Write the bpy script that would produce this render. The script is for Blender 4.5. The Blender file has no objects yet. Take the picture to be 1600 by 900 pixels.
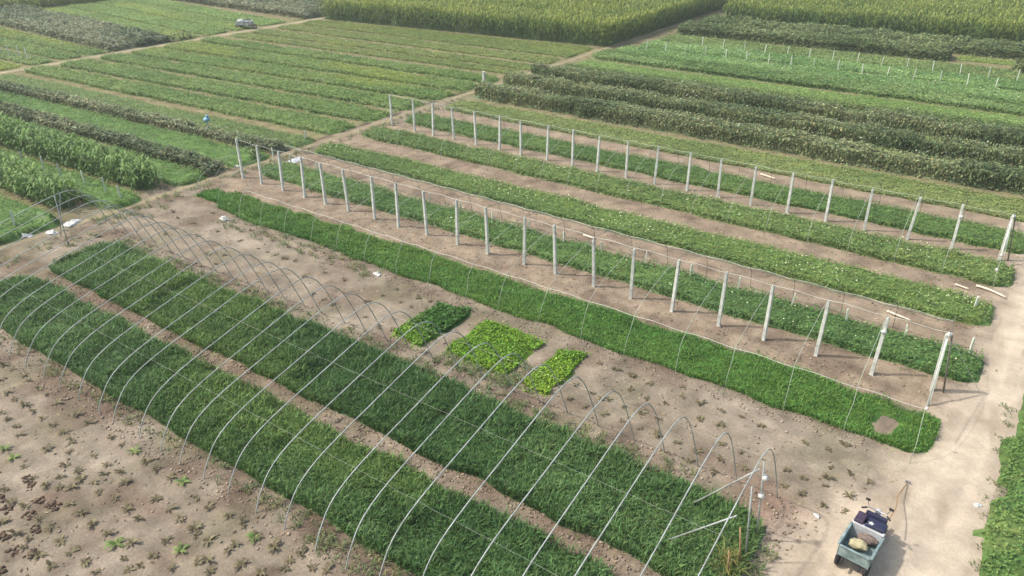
import bpy, math
import numpy as np
from mathutils import Vector
from math import radians as rad

# ------------------------------------------------------------------ camera, sky, sun, exposure
sc = bpy.context.scene
COL = sc.collection
cam_d = bpy.data.cameras.new('camera')
cam_d.sensor_width = 36.0
cam_d.lens = 26.44
cam_d.clip_end = 4000.0
cam = bpy.data.objects.new('camera', cam_d)
cam.location = (0, 0, 14.0)
cam.rotation_euler = (rad(90 - 28.1), 0, rad(34.3))
COL.objects.link(cam)
sc.camera = cam

SUN_DIR = Vector((-0.87, -0.50, 1.28)).normalized()      # towards the sun
world = bpy.data.worlds.new('World')
sc.world = world
world.use_nodes = True
wn = world.node_tree.nodes
bg = wn['Background']
sky = wn.new('ShaderNodeTexSky')
sky.sky_type = 'NISHITA'
sky.sun_disc = False
sky.sun_elevation = math.asin(SUN_DIR.z)
sky.sun_rotation = math.atan2(SUN_DIR.x, SUN_DIR.y)
sky.air_density = 1.6
sky.dust_density = 4.0
world.node_tree.links.new(sky.outputs[0], bg.inputs[0])
bg.inputs[1].default_value = 0.15
sun_d = bpy.data.lights.new('sun', 'SUN')
sun_d.energy = 2.8
sun_d.angle = rad(2.0)
sun_d.color = (1.0, 0.965, 0.92)
sun = bpy.data.objects.new('sun', sun_d)
sun.rotation_euler = (-SUN_DIR).to_track_quat('-Z', 'Y').to_euler()
sun.location = (0, 0, 60)
COL.objects.link(sun)
sc.view_settings.view_transform = 'Standard'
sc.view_settings.look = 'None'
sc.view_settings.exposure = 0.58
sc.view_settings.gamma = 1.0
sc.view_settings.use_curve_mapping = False
sc.cycles.max_bounces = 5
sc.cycles.diffuse_bounces = 3
sc.cycles.transmission_bounces = 3
sc.cycles.transparent_max_bounces = 6

RNG = np.random.default_rng(7)
TRIS = [0]

# ------------------------------------------------------------------ helpers
def lin(r, g, b):
    f = lambda c: (c / 255 / 12.92) if c <= 10 else ((c / 255 + 0.055) / 1.055) ** 2.4
    return np.array([f(r), f(g), f(b)])

def noise(u, v, scale, seed=0):
    """smooth lattice noise in 0..1"""
    x = np.asarray(u, float) / scale + 137.3 + seed * 17.1
    y = np.asarray(v, float) / scale + 91.7 + seed * 7.3
    ix = np.floor(x).astype(np.int64); iy = np.floor(y).astype(np.int64)
    fx = x - ix; fy = y - iy
    fx = fx * fx * (3 - 2 * fx); fy = fy * fy * (3 - 2 * fy)
    def h(a, b):
        n = (a * 374761393 + b * 668265263 + seed * 1274126177) & 0xFFFFFFFF
        n = ((n ^ (n >> 13)) * 1274126177) & 0xFFFFFFFF
        return ((n ^ (n >> 16)) & 0xFFFF) / 65535.0
    return (h(ix, iy) * (1 - fx) * (1 - fy) + h(ix + 1, iy) * fx * (1 - fy)
            + h(ix, iy + 1) * (1 - fx) * fy + h(ix + 1, iy + 1) * fx * fy)

def fbm(u, v, scale, seed=0, octs=3):
    s = 0; a = 1; t = 0
    for k in range(octs):
        s = s + a * noise(u, v, scale / 2 ** k, seed + k * 3); t += a; a *= 0.5
    return s / t

def props(o, label=None, cat=None, group=None, kind=None):
    if label: o['label'] = label
    if cat: o['category'] = cat
    if group: o['group'] = group
    if kind: o['kind'] = kind
    return o

def link(o, parent=None):
    COL.objects.link(o)
    if parent is not None: o.parent = parent
    return o

def empty(name, loc=(0, 0, 0), rz=0.0):
    o = bpy.data.objects.new(name, None)
    o.empty_display_size = 0.2
    o.location = loc; o.rotation_euler = (0, 0, rz)
    return link(o)

def mesh_np(name, V, quads, tris=None, col=None, mat=None, smooth=False):
    me = bpy.data.meshes.new(name)
    V = np.asarray(V, np.float32)
    q = np.asarray(quads, np.int32).reshape(-1, 4)
    t = np.zeros((0, 3), np.int32) if tris is None else np.asarray(tris, np.int32).reshape(-1, 3)
    me.vertices.add(len(V)); me.vertices.foreach_set('co', V.ravel())
    nl = q.size + t.size
    me.loops.add(nl)
    me.loops.foreach_set('vertex_index', np.concatenate([q.ravel(), t.ravel()]))
    me.polygons.add(len(q) + len(t))
    ls = np.concatenate([np.arange(len(q)) * 4, q.size + np.arange(len(t)) * 3]).astype(np.int32)
    me.polygons.foreach_set('loop_start', ls)
    if smooth:
        me.polygons.foreach_set('use_smooth', np.ones(len(q) + len(t), bool))
    me.update(calc_edges=True)
    if col is not None:
        ca = me.color_attributes.new('col', 'FLOAT_COLOR', 'POINT')
        c = np.ones((len(V), 4), np.float32); c[:, :3] = np.clip(col, 0, 1)
        ca.data.foreach_set('color', c.ravel())
    if mat: me.materials.append(mat)
    TRIS[0] += len(q) * 2 + len(t)
    return me

class MB:
    """collects primitive shapes for one mesh"""
    def __init__(s): s.v = []; s.f = []
    def add(s, vs, fs):
        o = len(s.v); s.v += [tuple(map(float, p)) for p in vs]; s.f += [tuple(i + o for i in f) for f in fs]; return s
    def box(s, c, d, taper=1.0, rx=0.0, bev=0.0):
        x, y, z = d[0] / 2, d[1] / 2, d[2] / 2
        vs = []
        for (sx, sy, sz) in ((-1,-1,-1),(1,-1,-1),(1,1,-1),(-1,1,-1),(-1,-1,1),(1,-1,1),(1,1,1),(-1,1,1)):
            k = taper if sz > 0 else 1.0
            p = Vector((sx * x * k, sy * y * k, sz * z))
            if rx:
                p = Vector((p.x, p.y * math.cos(rx) - p.z * math.sin(rx), p.y * math.sin(rx) + p.z * math.cos(rx)))
            vs.append((c[0] + p.x, c[1] + p.y, c[2] + p.z))
        return s.add(vs, [(3,2,1,0),(4,5,6,7),(0,1,5,4),(1,2,6,5),(2,3,7,6),(3,0,4,7)])
    def tube(s, pts, r, n=6, r2=None):
        P = [Vector(p) for p in pts]; vs = []; m = len(P)
        up = None
        for i, p in enumerate(P):
            t = (P[min(i + 1, m - 1)] - P[max(i - 1, 0)]).normalized()
            if up is None:
                a = Vector((0, 0, 1)) if abs(t.z) < 0.9 else Vector((1, 0, 0))
                up = t.cross(a).normalized()
            else:
                up = (up - t * up.dot(t)).normalized()
            b = t.cross(up)
            rr = r if r2 is None else r + (r2 - r) * i / (m - 1)
            for k in range(n):
                an = 2 * math.pi * k / n
                vs.append(p + (up * math.cos(an) + b * math.sin(an)) * rr)
        fs = [(i * n + k, i * n + (k + 1) % n, (i + 1) * n + (k + 1) % n, (i + 1) * n + k) for i in range(m - 1) for k in range(n)]
        fs.append(tuple(range(n - 1, -1, -1))); fs.append(tuple((m - 1) * n + k for k in range(n)))
        return s.add(vs, fs)
    def torus(s, c, R, r, axis='x', n=20, k=8):
        vs = []
        for i in range(n):
            a = 2 * math.pi * i / n
            for j in range(k):
                b = 2 * math.pi * j / k
                q = R + r * math.cos(b)
                vs.append((c[0] + r * math.sin(b), c[1] + q * math.cos(a), c[2] + q * math.sin(a)))
        fs = [(i * k + j, ((i + 1) % n) * k + j, ((i + 1) % n) * k + (j + 1) % k, i * k + (j + 1) % k) for i in range(n) for j in range(k)]
        return s.add(vs, fs)
    def disc(s, c, R, w, n=16):
        vs = [(c[0] + sx * w / 2, c[1] + R * math.cos(2*math.pi*i/n), c[2] + R * math.sin(2*math.pi*i/n)) for sx in (-1, 1) for i in range(n)]
        fs = [(i, (i+1) % n, n + (i+1) % n, n + i) for i in range(n)] + [tuple(range(n-1, -1, -1)), tuple(range(n, 2*n))]
        return s.add(vs, fs)
    def build(s, name, mat, parent=None, smooth=False, bevel=0.0):
        me = bpy.data.meshes.new(name); me.from_pydata(s.v, [], s.f)
        if smooth: me.polygons.foreach_set('use_smooth', np.ones(len(me.polygons), bool))
        me.update(); me.materials.append(mat)
        o = link(bpy.data.objects.new(name, me), parent)
        if bevel:
            m = o.modifiers.new('bevel', 'BEVEL'); m.width = bevel; m.segments = 2; m.limit_method = 'ANGLE'
        return o

# ------------------------------------------------------------------ materials
def nodes(name):
    m = bpy.data.materials.new(name); m.use_nodes = True
    nt = m.node_tree
    return m, nt, nt.nodes['Principled BSDF'], nt.nodes['Material Output']

def foliage_mat(name, rough=0.55, transl=0.34, spec=0.3):
    m, nt, p, out = nodes(name)
    at = nt.nodes.new('ShaderNodeAttribute'); at.attribute_name = 'col'
    p.inputs['Roughness'].default_value = rough
    p.inputs['Specular IOR Level'].default_value = spec
    nt.links.new(at.outputs['Color'], p.inputs['Base Color'])
    tr = nt.nodes.new('ShaderNodeBsdfTranslucent')
    nt.links.new(at.outputs['Color'], tr.inputs['Color'])
    mx = nt.nodes.new('ShaderNodeMixShader'); mx.inputs[0].default_value = transl
    nt.links.new(p.outputs[0], mx.inputs[1]); nt.links.new(tr.outputs[0], mx.inputs[2])
    nt.links.new(mx.outputs[0], out.inputs['Surface'])
    return m

def soil_mat(name, bump=0.35, contrast=0.3):
    m, nt, p, out = nodes(name)
    at = nt.nodes.new('ShaderNodeAttribute'); at.attribute_name = 'col'
    tc = nt.nodes.new('ShaderNodeTexCoord')
    n1 = nt.nodes.new('ShaderNodeTexNoise'); n1.inputs['Scale'].default_value = 1.1; n1.inputs['Detail'].default_value = 6; n1.inputs['Roughness'].default_value = 0.62
    n2 = nt.nodes.new('ShaderNodeTexNoise'); n2.inputs['Scale'].default_value = 14.0; n2.inputs['Detail'].default_value = 5; n2.inputs['Roughness'].default_value = 0.7
    for n in (n1, n2): nt.links.new(tc.outputs['Object'], n.inputs['Vector'])
    mr = nt.nodes.new('ShaderNodeMapRange'); mr.inputs[1].default_value = 0.3; mr.inputs[2].default_value = 0.7
    mr.inputs[3].default_value = 1 - contrast; mr.inputs[4].default_value = 1 + contrast
    nt.links.new(n1.outputs[0], mr.inputs[0])
    mr2 = nt.nodes.new('ShaderNodeMapRange'); mr2.inputs[1].default_value = 0.3; mr2.inputs[2].default_value = 0.7
    mr2.inputs[3].default_value = 1 - contrast * .6; mr2.inputs[4].default_value = 1 + contrast * .6
    nt.links.new(n2.outputs[0], mr2.inputs[0])
    mu = nt.nodes.new('ShaderNodeMath'); mu.operation = 'MULTIPLY'
    nt.links.new(mr.outputs[0], mu.inputs[0]); nt.links.new(mr2.outputs[0], mu.inputs[1])
    sc_ = nt.nodes.new('ShaderNodeVectorMath'); sc_.operation = 'SCALE'
    nt.links.new(at.outputs['Color'], sc_.inputs[0]); nt.links.new(mu.outputs[0], sc_.inputs['Scale'])
    nt.links.new(sc_.outputs[0], p.inputs['Base Color'])
    p.inputs['Roughness'].default_value = 0.95
    p.inputs['Specular IOR Level'].default_value = 0.1
    bp = nt.nodes.new('ShaderNodeBump'); bp.inputs['Strength'].default_value = bump; bp.inputs['Distance'].default_value = 0.05
    nt.links.new(n2.outputs[0], bp.inputs['Height'])
    nt.links.new(bp.outputs[0], p.inputs['Normal'])
    return m

def plain_mat(name, rgb, rough=0.6, metal=0.0, var=0.15, scale=6.0, spec=0.4, rgb2=None):
    m, nt, p, out = nodes(name)
    tc = nt.nodes.new('ShaderNodeTexCoord')
    n = nt.nodes.new('ShaderNodeTexNoise'); n.inputs['Scale'].default_value = scale; n.inputs['Detail'].default_value = 5
    nt.links.new(tc.outputs['Object'], n.inputs['Vector'])
    cr = nt.nodes.new('ShaderNodeValToRGB')
    a = np.asarray(rgb, float); b = np.asarray(rgb2, float) if rgb2 is not None else a * (1 + var)
    cr.color_ramp.elements[0].position = 0.3; cr.color_ramp.elements[1].position = 0.7
    cr.color_ramp.elements[0].color = (*np.clip(a * (1 - var), 0, 1), 1)
    cr.color_ramp.elements[1].color = (*np.clip(b, 0, 1), 1)
    nt.links.new(n.outputs[0], cr.inputs[0]); nt.links.new(cr.outputs[0], p.inputs['Base Color'])
    p.inputs['Roughness'].default_value = rough; p.inputs['Metallic'].default_value = metal
    p.inputs['Specular IOR Level'].default_value = spec
    return m

M_leaf = foliage_mat('foliage')
M_soil = soil_mat('soil', bump=0.55, contrast=0.36)
M_road = soil_mat('dust_road', bump=0.35, contrast=0.2)
M_pipe = plain_mat('galvanised_pipe', (0.33, 0.35, 0.33), 0.6, 0.2, 0.3, 3.0, 0.5)
M_rod = plain_mat('pale_rod', (0.33, 0.36, 0.29), 0.5, 0.0, 0.2, 3.0)
M_darkrod = plain_mat('dark_rod', (0.16, 0.15, 0.12), 0.7, 0.0, 0.25, 3.0)  # plain darker tone for the back rods and one end brace
M_wire = plain_mat('wire', (0.42, 0.44, 0.38), 0.5, 0.0, 0.2, 3.0)
M_darkwire = plain_mat('dark_wire', (0.13, 0.12, 0.09), 0.7, 0.0, 0.2, 3.0)  # plain dark tone for the far side wires
M_conc = plain_mat('concrete', (0.60, 0.61, 0.55), 0.9, 0.0, 0.35, 3.5, 0.2, rgb2=(0.72, 0.73, 0.66))
M_white = plain_mat('white_plastic', (0.50, 0.50, 0.47), 0.5, 0.0, 0.12, 8.0)
M_stake = plain_mat('stake_paint', (0.52, 0.55, 0.45), 0.7, 0.0, 0.15, 8.0)
M_wood = plain_mat('dry_wood', (0.34, 0.22, 0.11), 0.8, 0.0, 0.3, 9.0, 0.2)
M_palewood = plain_mat('pale_wood', (0.62, 0.53, 0.41), 0.8, 0.0, 0.2, 9.0, 0.2)
M_teal = plain_mat('teal_paint', (0.14, 0.21, 0.205), 0.55, 0.0, 0.3, 4.0, rgb2=(0.27, 0.34, 0.33))
M_grey = plain_mat('grey_paint', (0.42, 0.43, 0.43), 0.55, 0.0, 0.2, 5.0)
M_navy = plain_mat('navy_vinyl', (0.022, 0.024, 0.055), 0.5, 0.0, 0.3, 6.0)
M_plum = plain_mat('plum_vinyl', (0.05, 0.032, 0.055), 0.5, 0.0, 0.3, 6.0)
M_black = plain_mat('black_rubber', (0.025, 0.025, 0.027), 0.8, 0.0, 0.3, 9.0)
M_steel = plain_mat('bare_steel', (0.35, 0.35, 0.36), 0.4, 0.6, 0.2, 7.0)
M_straw = plain_mat('straw_sack', (0.36, 0.32, 0.19), 0.85, 0.0, 0.25, 12.0, 0.1)
M_sack = plain_mat('brown_sack', (0.17, 0.13, 0.11), 0.9, 0.0, 0.3, 10.0, 0.1)
M_blue = plain_mat('blue_plastic', (0.20, 0.38, 0.52), 0.5, 0.0, 0.2, 9.0)

# ------------------------------------------------------------------ ground
DRY = .69      # all the bare soil is a little darker than fresh dust
C_SOIL = lin(150, 137, 118) * DRY; C_BROWN = lin(158, 140, 118) * DRY; C_ROAD = lin(196, 180, 158) * .74
C_PATH = lin(160, 148, 118) * DRY; C_GREEN = lin(136, 130, 90) * DRY; C_FAR = lin(105, 115, 70); C_DARK = lin(122, 104, 88) * DRY

def sstep(a, b, x):
    t = np.clip((x - a) / (b - a), 0, 1); return t * t * (3 - 2 * t)

ROAD_L = ([-20, 12, 14.7, 17, 18.7, 20, 21.8, 25, 29.6, 34, 60, 150], [-3.4, -2.6, -2.0, -0.9, -0.1, 0.2, 0.6, 1.2, 1.4, 1.7, 2.1, 2.1])
ROAD_R = ([-20, 12, 16.5, 17.4, 20.3, 23.6, 27.2, 36, 60, 150], [1.4, 1.6, 2.0, 1.95, 2.1, 2.45, 2.75, 3.6, 4.6, 4.8])
def road_edges(v):
    w = 0.16 * (noise(v, v * 0, 1.1, 40) - .5) * 2
    w2 = 0.16 * (noise(v, v * 0, 1.0, 41) - .5) * 2
    return np.interp(v, *ROAD_L) + w, np.interp(v, *ROAD_R) + w2

def ground_h(u, v):
    amp = np.clip(1 - np.abs(u + 16) / 60, 0, 1) * np.clip(1 - np.abs(v - 15) / 60, 0, 1)
    l, r = road_edges(v)
    onroad = sstep(l - .3, l + .5, u) * (1 - sstep(r - .1, r + .4, u))
    amp = amp * (1 - .85 * onroad)
    z = 0.06 * (fbm(u, v, 1.3, 3) - .5) + 0.055 * (noise(u, v, .30, 5) - .5)
    rough = ((v > 7.6) & (v < 8.9) | (v > 11.2) & (v < 12.2) | (v > 15.1) & (v < 16.2) | (v > 22.3) & (v < 24.6))
    z = z + rough * 0.06 * (noise(u, v, .22, 8) - .4)
    z = z + .022 * np.cos(2 * np.pi * (v - 4.2) / .68) * (1 - sstep(7.7, 8.1, v)) * (1 - sstep(-9.5, -8.5, u))
    return z * amp

def ground_col(u, v):
    c = np.empty(u.shape + (3,))
    c[:] = C_SOIL
    def mixc(col, w):
        nonlocal c
        c = c * (1 - w[..., None]) + col * w[..., None]
    wob = .35 * (fbm(u, v, 1.5, 20) - .5)
    vv = v + wob
    # warm trodden soil between the beds
    for a, b in ((11.0, 12.4), (22.0, 24.9), (26.3, 29.0), (30.5, 33.2), (34.6, 37.0), (38.8, 41.2)):
        mixc(C_BROWN, sstep(a - .2, a + .2, vv) * (1 - sstep(b - .2, b + .2, vv)) * (.75 + .25 * noise(u, v, 2.2, 22)))
    mixc(C_DARK, .95 * sstep(7.2, 8.0, vv) * (1 - sstep(8.8, 9.2, vv)) * sstep(.25, .55, fbm(u, v, 1.1, 24)))
    mixc(C_DARK, .7 * sstep(.52, .66, fbm(u, v, 1.2, 26)) * (1 - sstep(7.5, 8.5, v)))
    mixc(C_DARK, .6 * sstep(.55, .7, fbm(u, v, 1.0, 36)) * (1 - sstep(33, 35, v)))
    mixc(C_DARK, .75 * sstep(11.0, 11.3, vv) * (1 - sstep(12.1, 12.4, vv)) * sstep(.15, .5, fbm(u, v, .9, 37)))
    mixc(C_DARK, .6 * sstep(15.0, 15.3, vv) * (1 - sstep(15.8, 16.2, vv)) * sstep(.35, .6, fbm(u, v, 1.2, 25)))
    mixc(lin(148, 124, 106) * DRY, .9 * sstep(-4.2, -2.6, u + wob) * (1 - sstep(16.0, 16.8, vv)) * sstep(11, 12.5, vv))
    # pale crust patches on the seedling fields
    mixc(lin(168, 155, 136) * DRY, .6 * sstep(.5, .7, fbm(u, v, 2.6, 27)) * (1 - sstep(19, 20, v)))
    mixc(lin(128, 122, 96) * DRY, .5 * sstep(.52, .72, fbm(u, v, 1.9, 28)) * (1 - sstep(19.5, 20.5, v)))
    # the plots beyond
    far = np.maximum(sstep(-35.5, -37, u), sstep(43, 45, v))
    mixc(C_GREEN, far * (.55 + .45 * fbm(u, v, 6, 29)))
    out = np.maximum.reduce([sstep(-125, -150, u), sstep(150, 170, v), sstep(12, 30, u), sstep(-8, -25, v)])
    mixc(C_FAR, out)
    l, r = road_edges(v)
    mixc(C_ROAD, .75 * sstep(l - 1.1, l + .25, u) * (1 - sstep(r - .1, r + .3, u)) * (v > 8))
    return np.clip(c, 0, 1)

def axis(a, b, lo, hi, fine, coarse, far):
    mid = np.arange(a, b + 1e-6, fine)
    left = np.arange(lo, a - 1e-6, coarse); right = np.arange(b + coarse, hi, coarse)
    return np.concatenate([[-far, -far / 3], left, mid, right, [far / 3, far]])

def grid_faces(nu, nv):
    i = np.arange(nu - 1)[:, None] * nv + np.arange(nv - 1)[None, :]
    return np.stack([i, i + nv, i + nv + 1, i + 1], -1).reshape(-1, 4)

ua = axis(-37, 4.5, -150, 40, 0.14, 1.0, 2000.0)
va = axis(1.5, 30, -30, 170, 0.14, 0.8, 2000.0)
U, Vv = np.meshgrid(ua, va, indexing='ij')
gz = ground_h(U, Vv)
me = mesh_np('ground', np.stack([U, Vv, gz], -1).reshape(-1, 3), grid_faces(len(ua), len(va)),
             col=ground_col(U, Vv).reshape(-1, 3), mat=M_soil, smooth=True)
props(link(bpy.data.objects.new('ground', me)), 'bare tan farm soil under and around the trial plots', 'ground', kind='structure')

# dusty road along the right-hand ends of the beds
va = np.arange(6, 140, .16); ta = np.linspace(0, 1, 26)
l, r = road_edges(va)
U = l[:, None] + (r - l)[:, None] * ta[None, :]; Vv = np.repeat(va[:, None], 26, 1)
edge = np.minimum(ta, 1 - ta)[None, :] * (r - l)[:, None]
w = sstep(.0, .55, edge + .25 * (fbm(U, Vv, .9, 50) - .5))
rut = np.maximum(np.exp(-((ta - .34) / .07) ** 2), np.exp(-((ta - .72) / .07) ** 2))[None, :] * np.ones_like(U)
c = ground_col(U, Vv) * (1 - w[..., None]) + C_ROAD * w[..., None]
c = c * (1 + .10 * rut[..., None] * w[..., None]) * (0.84 + .32 * fbm(U, Vv, 1.4, 52))[..., None]
k = (w * sstep(.55, .7, fbm(U * 2.2, Vv * .6, 1.0, 55)))[..., None]
c = c * (1 - .5 * k) + C_BROWN * .5 * k
zz = ground_h(U, Vv) + .005 + .023 * w - .012 * rut * w
me = mesh_np('dirt_road', np.stack([U, Vv, zz], -1).reshape(-1, 3), grid_faces(len(va), 26)[:, ::-1], col=c.reshape(-1, 3), mat=M_road, smooth=True)
props(link(bpy.data.objects.new('dirt_road', me)), 'pale dusty dirt road running past the bed ends', 'road', kind='structure')

def footpath(name, label, uc, width, v0, v1, colr):
    va = np.arange(v0, v1, .25); ta = np.linspace(0, 1, 9)
    cu = uc + .25 * (noise(va, va * 0, 3.0, 60) - .5); ww = width * (.8 + .4 * noise(va, va * 0, 1.7, 61))
    U = cu[:, None] + (ta - .5)[None, :] * ww[:, None]; Vv = np.repeat(va[:, None], 9, 1)
    w = sstep(0, .35, np.minimum(ta, 1 - ta))[None, :] * np.ones_like(U)
    c = ground_col(U, Vv) * (1 - w[..., None]) + colr * w[..., None] * (.85 + .3 * fbm(U, Vv, 1.5, 62))[..., None]
    me = mesh_np(name, np.stack([U, Vv, ground_h(U, Vv) + .005 + .015 * w], -1).reshape(-1, 3), grid_faces(len(va), 9)[:, ::-1], col=c.reshape(-1, 3), mat=M_road, smooth=True)
    props(link(bpy.data.objects.new(name, me)), label, 'path', kind='structure')
footpath('footpath', 'narrow footpath crossing between the near and left-hand plots', -35.3, .6, 7, 88, C_PATH)
footpath('footpath', 'pale footpath crossing the plots in the upper left', -72.5, 1.5, 22, 66, lin(172, 160, 130) * DRY)

# ------------------------------------------------------------------ vegetation builders
FOL = np.array([1.24, 1.2, .94])
def blades(P, h, w, col, lean=(.15, .8)):
    n = len(P); az = RNG.uniform(0, 2 * np.pi, n)
    o = np.stack([np.cos(az), np.sin(az), np.zeros(n)], 1); s = np.stack([-np.sin(az), np.cos(az), np.zeros(n)], 1)
    ln = RNG.uniform(*lean, n)[:, None]; h = h[:, None]; w = w[:, None]; up = np.array([[0, 0, 1.]])
    mid = P + up * h * .62 + o * h * ln * .35
    tip = P + up * h * (1 - .35 * ln) + o * h * ln
    V = np.stack([P - s * w * .35, P + s * w * .35, mid - s * w * .5, mid + s * w * .5, tip - s * w * .06, tip + s * w * .06], 1).reshape(-1, 3)
    b = np.arange(n)[:, None] * 6
    Q = np.stack([b + [0, 1, 3, 2], b + [2, 3, 5, 4]], 1).reshape(-1, 4)
    return V, Q, np.repeat(col, 6, 0)

def leaves(P, L, asp, tilt, col):
    n = len(P); az = RNG.uniform(0, 2 * np.pi, n); tl = RNG.uniform(*tilt, n); rl = RNG.normal(0, .35, n)
    a = np.stack([np.cos(az) * np.cos(tl), np.sin(az) * np.cos(tl), np.sin(tl)], 1)
    b = np.stack([-np.sin(az), np.cos(az), np.zeros(n)], 1)
    nn = np.cross(a, b)
    b = b * np.cos(rl)[:, None] + nn * np.sin(rl)[:, None]
    L = L[:, None]; W = L * asp
    V = np.stack([P - a * L * .5, P + b * W * .5 + a * L * .05, P + a * L * .5 + nn * L * .0 - np.array([[0, 0, .12]]) * L, P - b * W * .5 + a * L * .05], 1).reshape(-1, 3)
    Q = (np.arange(n)[:, None] * 4 + np.arange(4)[None, :])
    return V, Q, np.repeat(col, 4, 0)

def join(parts):
    Vs, Qs, Cs = [], [], []; o = 0
    for V, Q, C in parts:
        Vs.append(V); Qs.append(Q + o); Cs.append(C); o += len(V)
    return np.concatenate(Vs), np.concatenate(Qs), np.concatenate(Cs)

def strip(name, label, cat, u0, u1, n0, n1, f0, f1, h, c1, c2, leaf='leaf', dens=120, size=.10, asp=.45, tilt=(-.5, .9),
          speck=None, speck_f=0.0, edge=60, seed=0, wob=.10, patch=2.5, lump=.35, yellow=None, ew=.25, hole=None, var=.22, core=.68, lean=(.15, .8), clump=.34, u0f=None, thin=.35, stray=7, etilt=None, round_r=.75):
    """one dense crop bed: a low uneven core of massed leaves plus single leaves or blades all over it"""
    c1 = np.asarray(c1); c2 = np.asarray(c2); len_u = u1 - u0
    def vn(u): return n0 + (n1 - n0) * (u - u0) / len_u + wob * 2 * (noise(u, u * 0 + n0, .9, seed) - .5)
    def vf(u): return f0 + (f1 - f0) * (u - u0) / len_u + wob * 2 * (noise(u, u * 0 + f0, .8, seed + 1) - .5)
    def ends(v): return wob * 2.4 * (noise(v, v * 0, .6, seed + 2) - .5)
    def env(u, v, a, b):
        d = np.minimum.reduce([v - a, b - v, u - (u0 if u0f is None else u0f(v)) - ends(v), u1 + ends(v + 50) - u])
        du = np.minimum(u - (u0 if u0f is None else u0f(v)), u1 - u); dv = np.minimum(v - a, b - v); rc = min(round_r, .4 * (f1 - n1))
        cr = (du < rc) & (dv < rc)
        d = np.where(cr, np.minimum(d, rc - np.hypot(rc - du, rc - dv)), d)
        e = np.sqrt(np.clip(d / ew, 0, 1)) * (1 - thin * sstep(.58, .74, fbm(u, v, 1.7, seed + 21, 2)))
        if hole is not None:
            for hu, hv, hr in hole:
                e = e * sstep(hr * .7, hr * 1.15, np.hypot(u - hu, (v - hv) * .8) + .5 * (fbm(u, v, .5, 77, 2) - .5))
        return e
    def hh(u, v): return h * (1 - lump + 2 * lump * (.5 * fbm(u, v, 1.1, seed + 4, 2) + .5 * noise(u, v, clump, seed + 18)))
    def colr(u, v, n):
        k = sstep(.25, .75, fbm(u * .5, v, patch, seed + 6, 2))
        c = c1 * (1 - k)[:, None] + c2 * k[:, None]
        if yellow is not None:
            ky = sstep(.55, .75, fbm(u * .35, v, patch * 1.4, seed + 9, 2)) * .5
            c = c * (1 - ky)[:, None] + np.asarray(yellow) * ky[:, None]
        c = FOL * c * np.exp(RNG.normal(0, var, n))[:, None]
        c[:, 0] *= np.exp(RNG.normal(0, var * .45, n))
        return c
    # core
    du = .30 if h < .8 else .4
    gu = np.linspace(u0 - .1, u1 + .1, max(8, int(len_u / du))); wmean = (f0 + f1 - n0 - n1) / 2
    gt = np.linspace(0, 1, max(6, int(wmean / .16)))
    a = vn(gu); b = vf(gu)
    GU = np.repeat(gu[:, None], len(gt), 1); GV = a[:, None] + (b - a)[:, None] * gt[None, :]
    E = env(GU, GV, a[:, None], b[:, None])
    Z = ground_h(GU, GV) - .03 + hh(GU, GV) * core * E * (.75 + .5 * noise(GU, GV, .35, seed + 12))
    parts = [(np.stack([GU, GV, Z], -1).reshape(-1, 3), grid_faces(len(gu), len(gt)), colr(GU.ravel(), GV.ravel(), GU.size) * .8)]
    def put(u, v, zfrac, E, szf=1.0, tl=None):
        H = hh(u, v) * E
        P = np.stack([u, v, ground_h(u, v) + H * zfrac], 1); n = len(u)
        c = colr(u, v, n)
        if leaf == 'blade':
            P[:, 2] = ground_h(u, v) + H * zfrac * .35
            bh = np.maximum(H, .05) * RNG.uniform(.6, 1.1, n) * szf
            parts.append(blades(P, bh, size * RNG.uniform(.6, 1.3, n), c, lean))
        else:
            parts.append(leaves(P, size * RNG.uniform(.6, 1.4, n) * szf, asp, tl or tilt, c))
    n = int(dens * len_u * wmean)
    u = RNG.uniform(u0, u1, n); t = RNG.uniform(0, 1, n); a = vn(u); b = vf(u); v = a + (b - a) * t
    E = env(u, v, a, b); ok = E > .12; u, v, E = u[ok], v[ok], E[ok]
    put(u, v, RNG.uniform(.55, 1.0, len(u)), E)
    ne = int(edge * len_u)
    if ne:
        for side in (0, 1):
            u = RNG.uniform(u0 + .05, u1 - .05, ne if side == 0 else ne // 3)
            v = vn(u) + RNG.uniform(.0, .16, len(u)) if side == 0 else vf(u) - RNG.uniform(.0, .16, len(u))
            k = env(u, v, vn(u), vf(u)) > .02 if side == 0 else env(u, v - .01, vn(u), vf(u)) > .02
            u, v = u[k], v[k]
            put(u, v, RNG.uniform(.1, .95, len(u)), np.full(len(u), .85), 1.0, etilt)
        nx = int(edge * wmean)
        for side in (0, 1):
            t = RNG.uniform(.03, .97, nx); a = vn(np.full(nx, u0)); b = vf(np.full(nx, u0)); v = a + (b - a) * t
            uu = ((u0 if u0f is None else u0f(v)) + RNG.uniform(0, .16, nx)) if side == 0 else (u1 - RNG.uniform(0, .16, nx))
            k = env(uu, v, a, b) > .02; uu, v = uu[k], v[k]
            put(uu, v, RNG.uniform(.1, .95, len(v)), np.full(len(v), .85), 1.0, etilt)
    ns = int(stray * len_u)
    if ns:
        u = RNG.uniform(u0, u1, ns); o = np.abs(RNG.normal(0, .16, ns)); sd = RNG.uniform(0, 1, ns) < .6
        v = np.where(sd, vn(u) - o, vf(u) + o)
        put(u, v, RNG.uniform(.1, .4, ns), np.full(ns, .35))
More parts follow.
